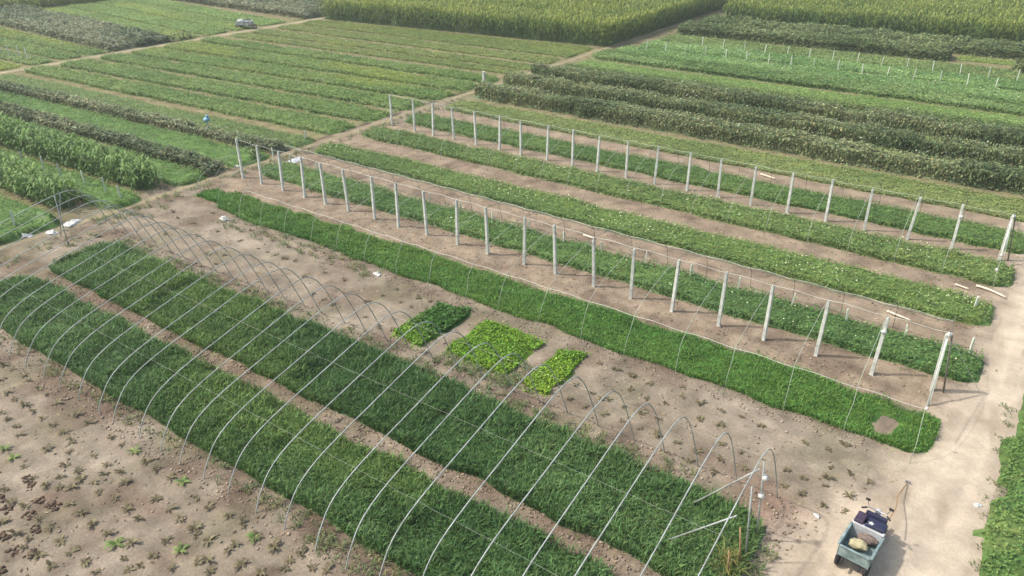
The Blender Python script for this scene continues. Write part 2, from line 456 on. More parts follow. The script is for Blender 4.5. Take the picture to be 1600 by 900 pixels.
    if speck is not None:
        n = int(speck_f * len_u * wmean)
        u = RNG.uniform(u0 + .2, u1 - .2, n); t = RNG.uniform(.06, .94, n); a = vn(u); b = vf(u); v = a + (b - a) * t
        k = RNG.uniform(0, 1, n) < sstep(.3, .6, fbm(u, v, 3.0, seed + 15, 2)); u, v = u[k], v[k]
        P = np.stack([u, v, ground_h(u, v) + hh(u, v) * RNG.uniform(.9, 1.12, len(u))], 1)
        parts.append(leaves(P, np.full(len(u), size * .8), .8, (-.3, .5), np.asarray(speck) * np.exp(RNG.normal(0, .2, len(u)))[:, None]))
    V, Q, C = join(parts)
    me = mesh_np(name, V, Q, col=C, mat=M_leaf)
    return props(link(bpy.data.objects.new(name, me)), label, cat, kind='stuff')

def corn_leaves(P, L, w, col, droop):
    n = len(P); az = RNG.uniform(0, 2 * np.pi, n)
    o = np.stack([np.cos(az), np.sin(az), np.zeros(n)], 1); s = np.stack([-np.sin(az), np.cos(az), np.zeros(n)], 1)
    L = L[:, None]; d = droop[:, None]; up = np.array([[0, 0, 1.]])
    rows = [(0., 0., .6), (.30, .34, 1.), (.68, .40, .85), (1., .08, .08)]
    V = []
    for (r, z, ww) in rows:
        p = P + o * L * r * (.55 + .45 * d) + up * L * (z + (1 - d) * r * .55)
        V += [p - s * w * ww * .5, p + s * w * ww * .5]
    V = np.stack(V, 1).reshape(-1, 3)
    b = np.arange(n)[:, None] * 8
    Q = np.stack([b + [0, 1, 3, 2], b + [2, 3, 5, 4], b + [4, 5, 7, 6]], 1).reshape(-1, 4)
    return V, Q, np.repeat(col, 8, 0)

def maize(name, label, u0, u1, n0, n1, f0, f1, h, row, step, c1, c2, tassel=None, nl=9, seed=0, L=.75, inner=None, core=True, lw=.085):
    wm = (f0 + f1 - n0 - n1) / 2
    nr = max(2, int(wm / row) + 1)
    us, vs, ed = [], [], []
    for k in range(nr):
        t = k / (nr - 1); edge_row = k < 2 or k > nr - 2
        st = step if (edge_row or inner is None) else inner
        u = np.arange(u0, u1, st); u = u + RNG.normal(0, st * .18, len(u))
        a = n0 + (n1 - n0) * (u - u0) / (u1 - u0); b = f0 + (f1 - f0) * (u - u0) / (u1 - u0)
        us.append(u); vs.append(a + (b - a) * t + RNG.normal(0, .07, len(u)))
        ed.append(np.where(edge_row | (u > u1 - .9) | (u < u0 + .5), 1, 0))
    # close-set plants at the right-hand end, the side the camera looks along
    if inner is not None:
        v = np.arange(n1, f1, .22); us.append(u1 - RNG.uniform(0, .5, len(v))); vs.append(v); ed.append(np.ones(len(v), int))
    u = np.concatenate(us); v = np.concatenate(vs); ed = np.concatenate(ed)
    k = RNG.uniform(0, 1, len(u)) < .94; u, v, ed = u[k], v[k], ed[k]
    H = h * (.88 + .24 * fbm(u, v, 3.5, seed, 2)) * RNG.uniform(.9, 1.08, len(u))
    base = np.stack([u, v, ground_h(u, v)], 1)
    parts = []
    mixk = fbm(u, v, 5, seed + 3, 2)
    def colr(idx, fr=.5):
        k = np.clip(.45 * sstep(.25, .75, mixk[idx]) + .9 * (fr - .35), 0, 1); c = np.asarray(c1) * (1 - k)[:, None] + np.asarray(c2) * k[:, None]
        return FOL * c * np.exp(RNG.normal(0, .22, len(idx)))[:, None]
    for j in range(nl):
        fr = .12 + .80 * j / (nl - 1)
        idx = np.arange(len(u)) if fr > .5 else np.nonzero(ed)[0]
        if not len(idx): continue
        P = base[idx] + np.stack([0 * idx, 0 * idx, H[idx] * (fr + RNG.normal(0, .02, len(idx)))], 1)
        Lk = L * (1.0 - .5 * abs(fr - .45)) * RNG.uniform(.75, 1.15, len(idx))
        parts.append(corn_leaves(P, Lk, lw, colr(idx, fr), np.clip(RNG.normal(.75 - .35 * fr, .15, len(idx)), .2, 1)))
    idx = np.nonzero(ed)[0]
    parts.append(blades(base[idx], H[idx] * .98, np.full(len(idx), .05), colr(idx) * .8, (.0, .05)))
    if tassel is not None:
        for q in range(3):
            P = base + np.stack([0 * u, 0 * u, H * .95], 1)
            parts.append(blades(P, RNG.uniform(.22, .38, len(u)), np.full(len(u), .05), np.asarray(tassel) * np.exp(RNG.normal(0, .2, len(u)))[:, None], (.1, .7)))
    if core:  # inner dark green sheet, added to stop light passing through the stand
        gu = np.linspace(u0 + .2, u1 - .25, max(6, int((u1 - u0) / .7))); gt = np.linspace(0, 1, max(5, int(wm / .6)))
        a = n0 + (n1 - n0) * (gu - u0) / (u1 - u0) + .15; b = f0 + (f1 - f0) * (gu - u0) / (u1 - u0) - .15
        GU = np.repeat(gu[:, None], len(gt), 1); GV = a[:, None] + (b - a)[:, None] * gt[None, :]
        Z = h * (.45 + .25 * noise(GU, GV, .8, seed + 8)); Z[0] = Z[-1] = 0; Z[:, 0] = Z[:, -1] = 0
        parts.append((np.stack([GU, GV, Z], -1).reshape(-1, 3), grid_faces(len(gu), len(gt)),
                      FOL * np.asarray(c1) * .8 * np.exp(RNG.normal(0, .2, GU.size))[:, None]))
    V, Q, C = join(parts)
    me = mesh_np(name, V, Q, col=C, mat=M_leaf)
    return props(link(bpy.data.objects.new(name, me)), label, 'maize', kind='stuff')

# ------------------------------------------------------------------ the near beds (u runs along the beds, v across them)
G_DK1, G_DK2 = lin(70, 101, 60), lin(93, 122, 80)
strip('grass_crop_bed', 'dark green grassy crop bed under the pipe hoops, nearest the camera', 'crop bed', -31.5, -4.6, 8.75, 8.75, 11.45, 11.35, .34, G_DK1, G_DK2,
      'blade', 560, .029, seed=1, lump=.34, edge=190, wob=.14, yellow=lin(112, 136, 78), var=.24, thin=.5, clump=.3)
strip('grass_crop_bed', 'dark green grassy crop bed under the pipe hoops, beyond the brown furrow', 'crop bed', -31.8, -2.5, 12.1, 12.05, 15.15, 15.1, .34, G_DK1, G_DK2,
      'blade', 560, .029, seed=31, lump=.34, edge=190, wob=.14, yellow=lin(112, 136, 78), var=.24, thin=.5, clump=.3)
strip('bright_green_bed', 'long bright green fine-leaved bed in front of the front row of posts', 'crop bed', -31.9, .45, 20.25, 19.75, 22.2, 22.15, .22, lin(66, 108, 48), lin(82, 118, 56),
      'blade', 640, .021, seed=51, lump=.38, clump=.5, edge=110, wob=.2, speck=lin(190, 200, 160), speck_f=.35, ew=.3, hole=[(-.85, 20.75, .5)], lean=(.3, 1.2), thin=.5, yellow=lin(94, 124, 58), var=.3)
strip('bright_green_bed', 'small bright green tuft at the far left end of the bright green bed', 'crop bed', -34.0, -31.6, 20.6, 20.9, 21.9, 22.3, .22, lin(66, 112, 46), lin(80, 122, 54), 'blade', 380, .03, seed=58, edge=120, wob=.25)
FLO = lin(205, 210, 165)
strip('leafy_crop_bed', 'green leafy bed with white marker stakes behind the front row of posts', 'crop bed', -34.2, 1.15, 24.75, 24.35, 26.75, 26.45, .42, lin(84, 114, 68), lin(100, 128, 76), dens=290, size=.10, seed=61, edge=130, speck=FLO, speck_f=2.0, lump=.3)
strip('leafy_crop_bed', 'leafy bed speckled with pale flowers along the dark wire', 'crop bed', -34.3, 1.1, 29.0, 28.6, 31.0, 30.85, .38, lin(92, 118, 68), lin(106, 130, 76), dens=270, size=.10, seed=71, edge=120, speck=FLO, speck_f=9.0, lump=.3)
strip('leafy_crop_bed', 'leafy bed just in front of the back row of posts', 'crop bed', -34.4, 1.5, 33.1, 32.55, 35.1, 34.95, .38, lin(94, 118, 72), lin(108, 130, 80), dens=250, size=.11, seed=81, edge=110, speck=FLO, speck_f=3.0, lump=.3)
strip('leafy_crop_bed', 'leafy bed just behind the back row of posts', 'crop bed', -34.3, 1.9, 36.95, 36.45, 39.2, 38.9, .36, lin(86, 114, 66), lin(100, 126, 74), dens=220, size=.11, seed=91, edge=100, lump=.28)
strip('low_crop_bed', 'low pale green bed between the back posts and the tall bushes', 'crop bed', -34.2, 2.0, 41.2, 40.7, 43.9, 43.9, .26, lin(112, 130, 82), lin(126, 140, 92), dens=190, size=.11, seed=101, edge=100, lump=.3)
B1, B2 = lin(90, 106, 78), lin(122, 132, 104)
for i, (a0, a1, dep, ul) in enumerate(((44.9, 44.7, 1.75, -34.3), (49.0, 48.9, 1.75, -34.6), (53.0, 53.1, 1.75, -34.6))):
    strip('bush_row', ('nearest', 'middle', 'farthest')[i] + ' of the three tall grey-green bush rows behind the posts', 'bush row', ul, 2.0, a0, a1, a0 + dep, a1 + dep, 1.15, B1, B2,
          dens=330, size=.15, asp=.65, tilt=(-.3, .4), etilt=(-1.4, -.7), seed=111 + i * 10, edge=330, lump=.16, wob=.16, ew=.4, clump=.5, speck=lin(196, 200, 180), speck_f=2.2, core=.72, var=.3)
for i, (a0, c) in enumerate(((46.75, 'nearest and the middle'), (50.85, 'middle and the farthest'), (54.95, 'farthest tall bush row and the small'))):  # low pale strips added so pale bands separate the bush rows
    strip('pale_gap_strip', 'pale green low strip added in the gap between the ' + c + ' bush row' + ('s' if i < 2 else ''), 'grass strip', -34.0, 2.0, a0, a0, a0 + 2.0, a0 + 2.0, .25, lin(128, 144, 96), lin(142, 156, 108), dens=70, size=.12, seed=701 + 7 * i, edge=10)
strip('low_crop_bed', 'short row of small bushes right behind the tall bush rows', 'bush row', -34.0, 2.0, 57.2, 57.2, 58.5, 58.5, .5, lin(92, 112, 70), lin(106, 124, 80), dens=150, size=.16, seed=141, edge=90)
strip('low_crop_bed', 'flat bright green strip between the bush rows and the pale-topped bed', 'crop bed', -34.0, 2.0, 58.8, 58.8, 62.0, 61.9, .16, lin(112, 138, 80), lin(122, 148, 90), dens=90, size=.13, seed=151, edge=40)
strip('pale_crop_bed', 'pale green bed with a dark leafy front edge in the upper right', 'crop bed', -34.2, 2.0, 62.7, 62.3, 66.0, 66.0, .55, lin(96, 122, 76), lin(122, 146, 100), dens=130, size=.17, seed=161, edge=110, lump=.3)
PL1, PL2, PLS = lin(104, 136, 86), lin(126, 154, 104), lin(196, 206, 180)
strip('pale_crop_bed', 'pale green bed in front of the lower row of white stakes', 'crop bed', -33.8, 2.0, 66.5, 66.4, 69.9, 70.0, .3, PL1, PL2, dens=100, size=.17, seed=171, edge=50, speck=PLS, speck_f=2.2, lump=.5)
strip('pale_crop_bed', 'pale green bed between the two rows of white stakes', 'crop bed', -33.0, 2.0, 70.5, 70.5, 74.2, 74.2, .3, PL1, PL2, dens=95, size=.17, seed=181, edge=50, speck=PLS, speck_f=1.8, lump=.5)
strip('pale_crop_bed', 'dull green bed behind the upper row of white stakes', 'crop bed', -33.0, 2.0, 74.8, 74.8, 78.7, 78.7, .22, lin(108, 128, 82), lin(120, 140, 92), dens=80, size=.17, seed=191, edge=40)
D1, D2 = lin(88, 106, 72), lin(112, 126, 92)
strip('bush_row', 'dark green bush row ending short of the right edge, in front of the maize', 'bush row', -33.0, -6.7, 79.4, 79.6, 82.7, 82.8, 1.15, D1, D2, dens=130, size=.24, asp=.6, tilt=(-.35, .9), seed=201, edge=110, lump=.3, ew=.5)
strip('bush_row', 'dark bush row along the foot of the right-hand maize field', 'bush row', -32.5, 2.0, 84.0, 84.2, 88.2, 89.0, 1.1, D1, D2, dens=110, size=.25, asp=.6, tilt=(-.35, .9), seed=211, edge=100, lump=.35, ew=.5)
strip('low_crop_bed', 'small flat green plot beside the end of the dark bush row', 'crop bed', -6.2, 2.0, 81.0, 81.0, 83.4, 83.4, .15, lin(112, 134, 76), lin(124, 142, 84), dens=80, size=.16, seed=221, edge=30)
strip('bush_row', 'dark bush clump at the right edge near the upper corner', 'bush row', -1.6, 2.0, 77.6, 77.4, 80.2, 80.2, 1.1, D1, D2, dens=150, size=.24, asp=.6, tilt=(-.35, .9), seed=231, edge=110, ew=.5)
CT = lin(176, 174, 100)
maize('maize_field', 'large tall maize field filling the top centre', -72.0, -35.4, 65.3, 68.6, 112, 116, 2.15, .75, .24, lin(70, 100, 54), lin(122, 136, 66), CT, 10, 241, .85, .42, lw=.11)
maize('maize_field', 'tall maize field in the upper right corner', -31.5, 2.0, 89.6, 92.2, 138, 142, 2.15, .8, .26, lin(70, 100, 54), lin(120, 135, 66), CT, 10, 251, .85, .48, lw=.12)

# ------------------------------------------------------------------ plots on the left, beyond the footpath
UL = -35.75
def at(n71, n36): return n71, n36
GL1, GL2 = lin(88, 120, 64), lin(100, 132, 72)
strip('low_crop_bed', 'green bed at the left edge in front of the nearest maize strip', 'crop bed', -48, UL, 9.5, 9.5, 14.9, 15.1, .6, GL1, GL2, dens=190, size=.10, seed=301, edge=110)
maize('maize_strip', 'nearest short maize strip at the left edge', -52, -37.3, 15.5, 15.7, 16.6, 16.8, 1.25, .5, .26, lin(82, 112, 64), lin(112, 136, 86), None, 9, 311, .62, lw=.11)
strip('low_crop_bed', 'green bed with pale stakes between the two maize strips', 'crop bed', -56, UL + .3, 17.0, 17.1, 18.9, 19.1, .45, GL1, GL2, dens=190, size=.10, seed=321, edge=110)
maize('maize_strip', 'second short maize strip at the left, farther from the camera', -58, -36.5, 19.1, 19.5, 20.2, 20.6, 1.3, .5, .26, lin(82, 112, 64), lin(112, 136, 86), None, 9, 331, .62, lw=.11)
strip('low_crop_bed', 'smooth green bed between the maize and the first left bush strip', 'crop bed', -62, UL + .2, 20.7, 21.0, 22.5, 23.0, .4, GL1, GL2, dens=160, size=.10, seed=341, edge=110)
P1, P2 = lin(92, 106, 82), lin(132, 138, 116)
strip('bush_strip', 'nearer dark bush strip among the left-hand beds', 'bush row', -66, -35.8, 22.5, 23.2, 23.6, 24.3, .75, P1, P2, dens=300, size=.17, asp=.6, tilt=(-.35, .9), seed=351, edge=190, lump=.3, ew=.4, var=.32)
strip('low_crop_bed', 'smooth green bed between the two left-hand bush strips', 'crop bed', -68, UL + .2, 23.9, 24.6, 25.6, 27.3, .4, GL1, GL2, dens=150, size=.10, seed=361, edge=100)
strip('bush_strip', 'farther dark bush strip among the left-hand beds', 'bush row', -71, -35.8, 25.7, 27.5, 26.8, 28.6, .75, P1, P2, dens=270, size=.17, asp=.6, tilt=(-.35, .9), seed=371, edge=170, lump=.3, ew=.4, var=.32)
strip('low_crop_bed', 'dull green bed between the left-hand bush strips and the brown track', 'crop bed', -71, UL, 27.0, 28.9, 29.4, 31.0, .3, lin(100, 122, 74), lin(110, 132, 82), dens=130, size=.11, seed=381, edge=60)
O1, O2, OY = lin(94, 121, 66), lin(110, 133, 78), lin(138, 150, 74)
left = [(30.2, 32.0, 32.8, 34.9), (33.3, 35.5, 36.4, 38.4), (36.9, 39.0, 39.5, 41.9), (39.9, 42.5, 43.0, 45.4), (43.4, 45.9, 46.9, 48.6), (47.4, 49.2, 50.0, 51.5),
        (51.2, 52.9, 53.6, 54.9), (53.9, 55.2, 56.8, 57.4), (57.5, 58.2, 60.4, 61.2), (60.9, 61.8, 64.4, 67.6)]
words = ['first', 'second', 'third', 'fourth', 'fifth', 'sixth', 'seventh', 'eighth', 'ninth', 'tenth']
for i, (a, b, c, d) in enumerate(left):
    k = i >= 6
    strip('olive_crop_bed', words[i] + ' olive green bed beyond the brown track, counting towards the maize field', 'crop bed', -71.4, UL - .2, a + .12, b + .12, c - .18, d - .18, .42 if not k else .26,
          O1 if not k else lin(104, 122, 68), O2 if not k else lin(116, 130, 76), dens=105 if not k else 75, size=.14, seed=400 + i * 11, edge=75 if not k else 45, lump=.3, yellow=OY if i in (0, 3, 4, 7) else None, wob=.14)
LLd = dict(size=.17, edge=40)
strip('low_crop_bed', 'yellowish bed at the left edge beyond the pale footpath', 'crop bed', -92, -73.5, 27.5, 28.0, 31.3, 31.6, .25, lin(118, 138, 70), lin(140, 152, 70), dens=80, seed=521, **LLd)
strip('low_crop_bed', 'bed with a row of thin pale stakes near the left edge', 'crop bed', -98, -73.5, 31.8, 32.1, 34.3, 34.4, .25, lin(106, 128, 80), lin(118, 140, 86), dens=80, seed=531, **LLd)
strip('low_crop_bed', 'green bed just behind the thin pale stakes near the left edge', 'crop bed', -104, -73.5, 35.2, 34.9, 37.6, 37.0, .25, O1, O2, dens=80, seed=541, yellow=OY, **LLd)
strip('low_crop_bed', 'green bed in front of the grey bush block in the upper left', 'crop bed', -108, -73.5, 38.2, 37.3, 41.0, 39.3, .25, O1, O2, dens=75, seed=551, yellow=OY, **LLd)
strip('bush_block', 'grey-green bush block in the upper left beside the pale footpath', 'bush row', -110, -73.6, 42.0, 39.7, 49.0, 46.2, .95, lin(92, 106, 86), lin(122, 130, 112), dens=75, size=.26, asp=.6, tilt=(-.35, .9), seed=561, edge=80, lump=.35, ew=.5)
for i, (a, b, c, d) in enumerate(((49.4, 46.8, 53.2, 49.8), (53.6, 50.3, 57.2, 53.4), (57.6, 53.9, 61.5, 57.2), (61.9, 57.7, 65.0, 61.4))):
    strip('low_crop_bed', words[i] + ' pale green bed behind the upper left bush block', 'crop bed', -108, -73.6, a, b, c, d, .25, lin(106, 130, 74), lin(118, 144, 84), dens=55, seed=571 + 9 * i, yellow=OY if i % 2 == 0 else None, **LLd)
strip('bush_block', 'grey-green bush block at the top edge left of the maize field', 'bush row', -116, -73.4, 66.0, 64.0, 92, 92, .9, lin(96, 106, 86), lin(122, 128, 108), dens=34, size=.32, asp=.6, tilt=(-.35, .9), seed=611, edge=70, lump=.35, ew=.5)
maize('maize_field', 'distant yellowish maize field in the top left corner', -140, -109, 40, 44, 72, 74, 1.9, .9, .35, lin(104, 124, 58), lin(126, 138, 66), CT, 8, 621, .85, .6, lw=.13)
strip('verge_grass', 'green weedy grass verge on the right side of the dirt road', 'grass', 1.4, 9.0, 9.0, 9.0, 25.5, 30, .26, lin(92, 122, 70), lin(112, 136, 84), u0f=lambda v: np.interp(v, *ROAD_R) + .05, dens=230, size=.10, seed=631, edge=90, wob=.3, lump=.4)
# three small patches of bright salad greens
Y1, Y2 = lin(94, 130, 40), lin(120, 148, 52)
strip('salad_patch', 'leftmost of the three salad patches, part darker green', 'salad patch', -16.3, -14.85, 16.25, 16.3, 19.2, 19.15, .24, lin(60, 98, 42), lin(104, 138, 48), 'leaf', 650, .10, .6, seed=644, edge=130, wob=.2, thin=.7, stray=50, round_r=.18, var=.3, patch=1.6)
strip('salad_patch', 'largest of the three bright salad patches, yellow-green, in the middle', 'salad patch', -14.1, -11.5, 16.5, 16.45, 19.15, 18.95, .2, Y1, Y2, 'leaf', 650, .09, .6, seed=651, edge=130, wob=.2, thin=.7, stray=50, round_r=.18, var=.3)
strip('salad_patch', 'smallest of the three bright salad patches, nearest the dirt road', 'salad patch', -10.85, -9.8, 16.35, 16.35, 18.95, 18.95, .2, Y1, Y2, 'leaf', 650, .09, .6, seed=661, edge=130, wob=.2, thin=.7, stray=50, round_r=.18, var=.3)

# ------------------------------------------------------------------ clods and weeds
def clods(name, label, boxes, size, colr, seed):
    base = np.array([(1,0,0),(-1,0,0),(0,1,0),(0,-1,0),(0,0,1),(0,0,-.6)], float)
    tr = np.array([(0,2,4),(2,1,4),(1,3,4),(3,0,4),(2,0,5),(1,2,5),(3,1,5),(0,3,5)])
    Vs, Ts, Cs = [], [], []; o = 0
    for (u0, u1, v0, v1, n) in boxes:
        u = RNG.uniform(u0, u1, n); v = RNG.uniform(v0, v1, n)
        s = size * np.clip(np.exp(RNG.normal(0, .45, n)), .3, 1.7)
        V = base[None] * RNG.uniform(.6, 1.3, (n, 6, 1)) * s[:, None, None]
        az = RNG.uniform(0, 6.28, n); ca, sa = np.cos(az)[:, None], np.sin(az)[:, None]
        X = V[..., 0] * ca - V[..., 1] * sa; Y = V[..., 0] * sa + V[..., 1] * ca
        V = np.stack([X + u[:, None], Y + v[:, None], V[..., 2] * .55 + (ground_h(u, v) + s * .12)[:, None]], -1)
        Vs.append(V.reshape(-1, 3)); Ts.append((tr[None] + (np.arange(n) * 6)[:, None, None] + o).reshape(-1, 3)); o += n * 6
        Cs.append(np.repeat(colr * np.exp(RNG.normal(0, .18, n))[:, None], 6, 0))
    me = mesh_np(name, np.concatenate(Vs), np.zeros((0, 4)), np.concatenate(Ts), np.concatenate(Cs), M_soil)
    props(link(bpy.data.objects.new(name, me)), label, 'soil clods', kind='stuff')
clods('soil_clods', 'loose brown soil clods along the furrows and bed edges', [(-33, -5, 7.7, 8.7, 1500), (-31, -3, 11.35, 12.1, 1400), (-33, -2, 15.2, 16.1, 1100), (-30, -1, 19.2, 19.9, 900), (-33, 0, 22.3, 24.6, 600),
      (-33, 1, 26.6, 28.9, 300), (-33, 1, 31.0, 32.9, 300), (-3.2, -.9, 12.4, 15.6, 500), (-26, -10, 3, 7.8, 350), (-33, -1, 16, 19.6, 250)], .035, lin(168, 150, 130) * DRY, 1)
hp = [(u + RNG.normal(0, .12), v + RNG.normal(0, .1)) for v in (2.6, 3.3, 3.95, 4.6, 5.3) for u in np.arange(-20.6 + (v - 2.6) * .4, -15.2 - (v - 2.6) * .9, .58)]
clods('soil_clods', 'heaps of darker clods turned over in rows at the lower left corner', [(u - .17, u + .17, v - .13, v + .13, 16) for u, v in hp], .055, lin(112, 94, 80) * DRY, 2)

def litter(name, label, boxes):
    parts = []
    for (u0, u1, v0, v1, n) in boxes:
        u = RNG.uniform(u0, u1, n); v = RNG.uniform(v0, v1, n); k = RNG.uniform(0, 1, n) < sstep(.3, .65, fbm(u, v, 1.5, 81)); u, v = u[k], v[k]
        P = np.stack([u, v, ground_h(u, v) + .015], 1)
        cc = np.where(RNG.uniform(0, 1, len(u))[:, None] < .55, lin(96, 84, 62), lin(168, 156, 120)) * np.exp(RNG.normal(0, .2, len(u)))[:, None]
        parts.append(leaves(P, RNG.uniform(.04, .16, len(u)), .3, (-.12, .2), cc))
    V, Q, C = join(parts)
    props(link(bpy.data.objects.new(name, mesh_np(name, V, Q, col=C, mat=M_leaf))), label, 'litter', kind='stuff')
litter('plant_litter', 'dry leaf and straw litter strewn over the bare soil', [(-27, -9, 2, 8.6, 1100), (-33, -1, 15.2, 20, 1200), (-31, -3, 11.4, 12.1, 900), (-34, 0, 22.2, 24.6, 1500), (-34, 1, 26.7, 28.8, 900), (-34, 1, 31, 33, 900), (-4, 1, 11, 20, 500), (-36, -33, 8, 24, 500)])

def weeds(name, label, spots, colr, size):
    parts = []
    for (u0, u1, v0, v1, n, h) in spots:
        cu = RNG.uniform(u0, u1, n); cv = RNG.uniform(v0, v1, n)
        k = 9
        u = np.repeat(cu, k) + RNG.normal(0, .07, n * k); v = np.repeat(cv, k) + RNG.normal(0, .07, n * k)
        P = np.stack([u, v, ground_h(u, v)], 1)
        c = colr * np.exp(RNG.normal(0, .2, n * k))[:, None]; c[:, 0] *= np.repeat(RNG.uniform(.8, 1.25, n), k)
        parts.append(blades(P, h * RNG.uniform(.5, 1.2, n * k), np.full(n * k, size), c, (.3, 1.2)))
    V, Q, C = join(parts)
    me = mesh_np(name, V, Q, col=C, mat=M_leaf)
    props(link(bpy.data.objects.new(name, me)), label, 'weeds', kind='stuff')
weeds('weeds', 'thin olive weeds scattered along the bed edges and bare strips', [(-32, -4, 14.9, 15.7, 300, .2), (-30, -20, 19.0, 20.3, 90, .22), (-33, -4, 8.2, 8.8, 160, .18), (-11.5, -10.4, 16.1, 17.4, 60, .16), (-14, -11, 15.9, 16.5, 90, .15),
      (-11.6, -9.5, 8.0, 8.9, 45, .16), (-34.5, -33, 10, 19, 60, .2), (-35.1, -34.2, 16, 44, 190, .22), (1.9, 2.2, 13, 24, 50, .12), (-3, -2, 11.5, 14, 50, .3)], lin(112, 126, 80), .024)

# ------------------------------------------------------------------ greenhouse frames
AV = [8, 8.13, 8.3, 8.55, 8.9, 9.5, 10.4, 11.5, 12.5, 13.4, 14.1, 14.5, 14.85, 15.08, 15.28, 15.45, 15.7, 16]
AZ = [-.05, .25, .5, .82, 1.08, 1.33, 1.57, 1.82, 2.06, 2.26, 2.38, 2.40, 2.32, 2.12, 1.85, 1.5, .85, -.05]
def pipe_arch(un, uf):
    # rounded by one pass of corner cutting
    P = [(un + (uf - un) * (v - 8) / 8 - .15 * z / 1.9, v, z) for v, z in zip(AV, AZ)]
    Q = [P[0]]
    for a, b in zip(P, P[1:]):
        Q += [tuple(np.array(a) * .75 + np.array(b) * .25), tuple(np.array(a) * .25 + np.array(b) * .75)]
    return Q + [P[-1]]
def arch_z(v): return float(np.interp(v, AV, AZ))

gh = props(empty('hoop_greenhouse_frame', (0, 0, 0)), 'bare greenhouse frame of pale bent pipe hoops over the two nearest beds', 'greenhouse frame')
N1 = 30
for i in range(N1):
    uf = -2.57 - 1.045 * i + (RNG.normal(0, .05) if i else 0)
    un = uf - .3 + RNG.normal(0, .06)
    MB().tube(pipe_arch(un, uf), .016, 6).build('hoop', M_pipe, gh, True)
for (v, r) in ((9.6, .002), (12.0, .002), (14.4, .002)):
    z = arch_z(v) + .012
    t = (v - 8) / 8
    pts = [(u - .3 * (1 - t) - .15 * z / 1.9, v, z - .02 * math.sin((u + 2.57) * math.pi / 1.045) ** 2) for u in np.linspace(-32.9, -2.57, 110)]
    MB().tube(pts, r, 4).build('wire', M_wire, gh)
for (v, zt) in ((14.25, arch_z(14.25)), (13.45, arch_z(13.45))):
    MB().tube([(-2.55, v, -.05), (-2.72, v - .02, zt)], .022, 6).build('door_post', M_pipe, gh, True)
for (v, dv) in ((14.0, .35), (12.6, .35)):
    MB().tube([(-2.75, v, arch_z(v) - .02), (-4.4, v + dv, 0.0)], .020, 6).build('brace', M_pipe, gh, True)
MB().tube([(-2.85, 10.9, arch_z(10.9)), (-4.2, 10.6, .2)], .018, 6).build('brace', M_pipe, gh, True)
for v in (13.9, 10.3):
    MB().tube([(-33.2, v, -.05), (-33.1, v, arch_z(v))], .026, 6).build('door_post', M_pipe, gh, True)
    MB().tube([(-33.2, v + .3, arch_z(v + .3)), (-34.5, v + .35, 0)], .022, 6).build('brace', M_pipe, gh, True)
def blob(mb, c, r, sq=.7, seed=0):
    rg = np.random.default_rng(seed); n, k = 8, 5; vs = [(c[0], c[1], c[2] - r * sq)]
    for j in range(1, k):
        ph = math.pi * j / k
        for i in range(n):
            q = r * rg.uniform(.75, 1.2); an = 2 * math.pi * i / n
            vs.append((c[0] + q * math.sin(ph) * math.cos(an), c[1] + q * math.sin(ph) * math.sin(an), c[2] - q * sq * math.cos(ph)))
    vs.append((c[0], c[1], c[2] + r * sq)); m = len(vs) - 1
    fs = [(0, 1 + (i + 1) % n, 1 + i) for i in range(n)]
    for j in range(k - 2):
        fs += [(1 + j * n + i, 1 + j * n + (i + 1) % n, 1 + (j + 1) * n + (i + 1) % n, 1 + (j + 1) * n + i) for i in range(n)]
    fs += [(m, 1 + (k - 2) * n + i, 1 + (k - 2) * n + (i + 1) % n) for i in range(n)]
    return mb.add(vs, fs)
for k, z in enumerate((1.95, 1.4)):
    blob(MB(), (-2.64, 14.24, z), .085, .8, k).build('plastic_knot', M_white, gh, True)

def sack(rx, ry, rz, seed):
    rg = np.random.default_rng(seed); n, k = 28, 16; mb = MB(); vs = []; ph = rg.uniform(0, 6, 8)
    for j in range(k + 1):
        t = math.pi * j / k
        for i in range(n):
            a = 2 * math.pi * i / n
            q = 1 + .10 * math.sin(3 * a + ph[0] + 2 * t) + .06 * math.sin(7 * a + ph[1] - 3 * t) + .05 * math.sin(9 * t + ph[2] + 2 * a)
            sx = math.copysign(abs(math.cos(a)) ** .7, math.cos(a)); sy = math.copysign(abs(math.sin(a)) ** .7, math.sin(a))
            vs.append((rx * q * math.sin(t) ** .8 * sx, ry * q * math.sin(t) ** .8 * sy, rz * (1 - math.cos(t) * q * .9)))
    fs = [(j * n + i, j * n + (i + 1) % n, (j + 1) * n + (i + 1) % n, (j + 1) * n + i) for j in range(k) for i in range(n)]
    return mb.add(vs, fs)
def post_mesh(h, w):
    mb = MB().box((0, 0, h / 2 - .1), (w, w, h + .2), .86)
    mb.box((0, 0, h + .012), (w * .45, w * .86, .05))
    return mb
